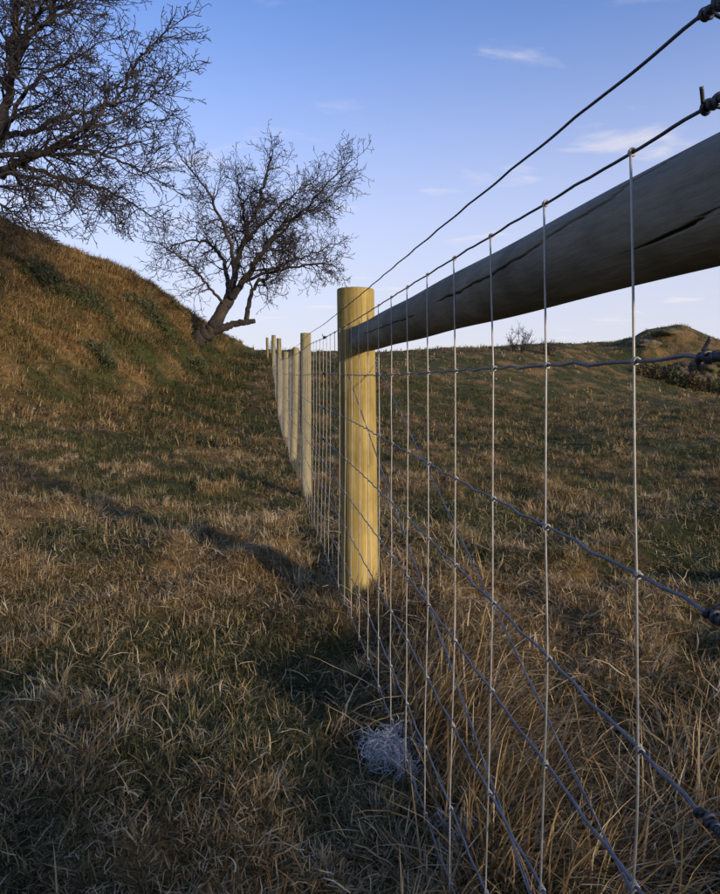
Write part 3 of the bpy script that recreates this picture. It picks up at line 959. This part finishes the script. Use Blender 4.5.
def grass(name, label, cx, cy, per, spread, hmin, hmax, width, droop, flat, seg, dry, tint=(0, 1), bend=1.0, lean=None, leank=0.0, hk=None, dz=0.0, seed=1, own_lean=0.35):
    """blades grown in clumps at (cx, cy); all real ribbons in one mesh"""
    q = np.random.default_rng(seed)
    nc = len(cx); N = nc * per
    rep = lambda a: np.repeat(a, per)
    r = spread * np.abs(q.normal(0, 0.6, N)); a = q.random(N) * 2 * math.pi
    bx = rep(cx) + r * np.cos(a); by = rep(cy) + r * np.sin(a)
    bz = height(bx, by) + dz
    L = q.uniform(hmin, hmax, N) * rep(q.uniform(0.6, 1.25, nc))
    if hk is not None: L = L * rep(hk)
    az = q.random(N) * 2 * math.pi
    ca = q.random(nc) * 2 * math.pi
    dx = np.cos(az) + own_lean * rep(np.cos(ca)) + 0.5 * np.cos(a) * (own_lean > 0); dy = np.sin(az) + own_lean * rep(np.sin(ca)) + 0.5 * np.sin(a) * (own_lean > 0)
    if lean is not None:
        dx = dx + leank * rep(lean[0]); dy = dy + leank * rep(lean[1])
    nn = np.hypot(dx, dy) + 1e-9; dx /= nn; dy /= nn
    isflat = q.random(N) < flat
    th = np.where(isflat, q.uniform(0.95, 1.5, N), q.uniform(0.1, 0.75, N))
    dr = q.uniform(0.2, 1.0, N) * droop
    wd = width * q.uniform(0.6, 1.25, N)
    tw0 = q.normal(0, 0.5, N)
    P = np.stack([bx, by, bz - 0.008 + np.where(isflat, q.uniform(0, 0.02, N), 0)], 1)
    gl = bz.copy()
    V = np.empty((N, seg + 1, 2, 3), np.float32)
    hd = np.arctan2(dy, dx)
    kink = np.where(q.random(N) < 0.22 * bend, q.integers(1, seg + 1, N), -1)
    for k in range(seg + 1):
        f = k / seg
        w = (wd * (1 - f ** 1.7) * 0.5 + 0.00015)[:, None]
        s2 = np.stack([-np.sin(hd) * np.cos(tw0 * f), np.cos(hd) * np.cos(tw0 * f), np.sin(tw0 * (0.3 + f))], 1)
        V[:, k, 0] = P - s2 * w; V[:, k, 1] = P + s2 * w
        st = (L / seg)[:, None]
        P = P + st * np.stack([np.cos(hd) * np.sin(th), np.sin(hd) * np.sin(th), np.cos(th)], 1)
        P[:, 2] = np.maximum(P[:, 2], gl + 0.003)
        th = np.clip(th + dr / seg * (0.6 + 0.9 * f) + q.normal(0, 0.13 * bend, N) + np.where(kink == k, q.uniform(0.6, 1.5, N), 0), 0, 2.1)
        hd = hd + q.normal(0, 0.24 * bend, N)
    vb = 2 * seg + 1                          # two vertices a joint, one at the tip
    Vb = np.concatenate([V[:, :seg].reshape(N, 2 * seg, 3), V[:, seg].mean(1)[:, None]], 1)
    base = (np.arange(N) * vb)[:, None]
    quads = (base[:, :, None] + 2 * np.arange(seg - 1)[None, :, None] + np.array([0, 1, 3, 2])[None, None]).reshape(N, -1)
    tri = base + np.array([2 * seg - 2, 2 * seg - 1, 2 * seg])[None]
    loops = np.concatenate([quads, tri], 1).astype(np.int32)
    ls = (np.arange(N) * loops.shape[1])[:, None] + 4 * np.arange(seg)[None]
    nf = N * seg
    me = bpy.data.meshes.new(name)
    me.vertices.add(N * vb); me.vertices.foreach_set('co', Vb.astype(np.float32).ravel())
    me.loops.add(loops.size); me.loops.foreach_set('vertex_index', loops.ravel())
    me.polygons.add(nf); me.polygons.foreach_set('loop_start', ls.ravel().astype(np.int32))
    me.update(calc_edges=True)
    me.polygons.foreach_set('use_smooth', np.ones(nf, bool))
    tn = np.clip(q.uniform(tint[0], tint[1], N) + rep(q.normal(0, 0.16, nc)), 0, 1)
    dd = np.clip(rep(dry + q.normal(0, 0.15, nc)) + q.normal(0, 0.2, N), 0, 1)
    me.attributes.new('tint', 'FLOAT', 'POINT').data.foreach_set('value', np.repeat(tn, vb).astype(np.float32))
    me.attributes.new('dry', 'FLOAT', 'POINT').data.foreach_set('value', np.repeat(dd, vb).astype(np.float32))
    me.materials.append(M_grass)
    o = bpy.data.objects.new(name, me); COL.objects.link(o)
    tag(o, label, 'grass', kind='stuff')
    global TRIS
    TRIS += N * (2 * seg - 1)
    return o
TRIS = 0

def thin(x, y, keep):
    m = rng.random(len(x)) < keep
    return x[m], y[m]

# foreground
x, y = sector(0.72, 2.8, 1400, 0.64)
grass('turf_grass', 'short matted winter turf in the foreground', x, y, 24, 0.036, 0.014, 0.050, 0.0026, 1.5, 0.5, 2, dryness(x, y) - 0.02, tint=(0, 0.85), seed=1, bend=1.2, own_lean=0.8)
x, y = sector(2.8, 6.5, 300, 0.64)
grass('turf_grass', 'short winter turf around the wooden post and beyond', x, y, 19, 0.055, 0.02, 0.07, 0.0040, 1.4, 0.5, 2, dryness(x, y) - 0.05, tint=(0, 0.8), seed=2, own_lean=0.8)
x, y = sector(0.68, 1.45, 1500, 0.66)
grass('turf_grass', 'densest nearest turf at the bottom of the picture', x, y, 22, 0.035, 0.012, 0.045, 0.0022, 1.5, 0.6, 2, dryness(x, y), tint=(0, 0.9), seed=11, bend=1.3, own_lean=0.8)
# tufts
x, y = sector(0.65, 8.0, 330, 0.66)
x, y = thin(x, y, np.clip(0.03 + 1.5 * fbm(x * 1.9 + 11, y * 1.9, 2) + 2.2 * fbm(x * 6 + 2, y * 6, 2), 0.006, 0.85) * (1 - 0.45 * sstep(3.5, 6, y)))
grass('grass_tufts', 'dead straw coloured grass tufts dotted over the turf', x, y, 26, 0.03, 0.03, 0.08, 0.0028, 1.8, 0.2, 3, dryness(x, y) + 0.45, tint=(0.35, 1), seed=3, hk=rng.uniform(0.6, 1.15, len(x)), own_lean=1.3)
# loose dead blades lying about
x, y = sector(0.6, 4.0, 300)
grass('dead_blades', 'loose pale dead blades lying on the turf', x, y, 4, 0.06, 0.03, 0.085, 0.0024, 0.9, 0.8, 4, np.full(len(x), 1.0), tint=(0.5, 1), seed=4, bend=1.5, dz=0.008)
# middle ground and bank
x, y = sector(6.3, 16.0, 66)
grass('pasture_grass', 'rough brown and green grass covering the bank and middle ground', x, y, 12, 0.12, 0.04, 0.13, 0.011, 1.6, 0.75, 2, dryness(x, y), tint=(0, 0.7), seed=5, own_lean=1.0)
x, y = sector(6.8, 17.0, 210, 0.60)
k_ = (x < -0.3) & (rng.random(len(x)) < 0.35 + 0.65 * sstep(0.0, 0.3, bank_t(x, y))); x, y = x[k_], y[k_]
gx = height(x + 0.15, y) - height(x - 0.15, y); gy = height(x, y + 0.15) - height(x, y - 0.15); gn = np.hypot(gx, gy) + 1e-6
grass('bank_grass', 'matted golden brown grass hanging down the face of the bank', x, y, 11, 0.10, 0.06, 0.16, 0.010, 2.0, 0.45, 2, dryness(x, y) + 0.1, tint=(0.05, 0.62), seed=12, lean=(-gx / gn, -gy / gn), leank=1.6, own_lean=0.7)
x, y = sector(16.0, 34, 12)
grass('hill_grass', 'distant rough grass along the skyline of the field', x, y, 8, 0.22, 0.05, 0.17, 0.022, 1.5, 0.7, 2, dryness(x, y), tint=(0, 0.9), seed=6, own_lean=1.0)
# long straw on the field side of the netting
y = np.concatenate([rng.normal(1.20, 0.30, 230), rng.normal(2.15, 0.3, 50)]); x = FX + 0.06 + np.abs(rng.normal(0.08, 0.09, len(y)))
x = np.concatenate([x, rng.normal(FX + 0.40, 0.17, 110)]); y = np.concatenate([y, rng.normal(0.85, 0.25, 110)])
m = (x > FX + 0.03) & (y > 0.35); x, y = x[m], y[m]
fl = 2.2 * fbm(x * 2.2, y * 2.2, 2) - 0.75
grass('long_dead_grass', 'long lodged straw coloured dead grass along the foot of the netting', x, y, 26, 0.05, 0.08, 0.26, 0.0034, 1.5, 0.55, 6, rng.normal(0.97, 0.08, len(x)), tint=(0.0, 1.0), bend=0.6, lean=(np.cos(fl), np.sin(fl)), leank=1.5, hk=np.clip(1.15 - 0.8 * np.abs(x - FX - 0.15), 0.5, 1.1) * (1 - 0.55 * sstep(1.5, 2.1, y)), seed=7, own_lean=0.5)
n = 1500
y = rng.uniform(0.4, 3.0, n); x = FX + 0.34 + rng.normal(0.08, 0.28, n)
far_ok = np.where(y < 1.3, 1.0, np.where(x < FX + 0.38, 0.75, 0.08))
m = (x > FX + 0.03) & (rng.random(n) < far_ok * np.clip(0.7 + 3 * fbm(x * 2.5, y * 2.5, 2), 0.08, 1)); x, y = x[m], y[m]
fl = 5 * fbm(x * 1.6 + 4, y * 1.6, 2)
grass('grass_thatch', 'flattened dead grass thatch beside the long straw', x, y, 16, 0.09, 0.06, 0.20, 0.0034, 0.7, 0.85, 4, rng.normal(0.92, 0.15, len(x)), tint=(0.0, 1), bend=0.9, dz=0.012, seed=8, lean=(np.cos(fl), np.sin(fl)), leank=0.7, hk=1 - 0.4 * sstep(1.3, 1.8, y))
print('grass tris', TRIS)

# ---------------------------------------------------------------- sheep's wool caught at the foot of the netting
def mat_wool():
    m, n, l, b, out = nt('raw_wool')
    t = tex(n, l, scale=40, detail=3)
    r = ramp(n, [(0.3, (0.42, 0.42, 0.42)), (0.7, (0.72, 0.72, 0.71))]); l.new(t.outputs['Fac'], r.inputs[0])
    l.new(r.outputs[0], b.inputs['Base Color']); b.inputs['Roughness'].default_value = 0.9
    return m
M_wool = mat_wool()
def wool(px, z, size, n, seed, lab):
    x, y = dir_pt(px, z); zz = gz(x, y)
    q = np.random.default_rng(seed); b = MB()
    cen = q.normal(0, size * 0.42, (9, 2))
    for i in range(n):
        k_ = q.integers(0, 9)
        c = np.array([cen[k_, 0] + q.normal(0, size * 0.17), cen[k_, 1] + q.normal(0, size * 0.17), 0.006 + abs(q.normal(0.02, 0.016))])
        L = q.uniform(0.015, 0.045); d = q.normal(0, 1, 3); d[2] *= 0.5; d /= np.linalg.norm(d)
        e = np.cross(d, q.normal(0, 1, 3)); e /= np.linalg.norm(e)
        t = np.linspace(0, 1, 6); cu = q.uniform(0.004, 0.012)
        pts = c + d * (t[:, None] - 0.5) * L + e * (cu * np.sin(t * q.uniform(3, 7)))[:, None]
        pts[:, 2] = np.maximum(pts[:, 2], 0.004)
        b.tube(pts, np.array([0.0002, 0.0006, 0.0009, 0.0008, 0.0006, 0.0002]), 3, cap=False)
    o = b.build('wool_tuft', M_wool, None, (x, y, zz)); tag(o, lab, 'wool', 'wool caught under the netting')
wool(393, 1.42, 0.115, 900, 1, 'larger white wool tuft on the turf at the foot of the netting')
wool(458, 1.14, 0.075, 380, 2, 'smaller white wool tuft nearer the camera at the foot of the netting')
print('total tris', sum(sum(len(p.vertices) - 2 for p in o.data.polygons) if len(o.data.polygons) < 60000 else len(o.data.loops) - 2 * len(o.data.polygons) for o in COL.objects if o.type == 'MESH'))
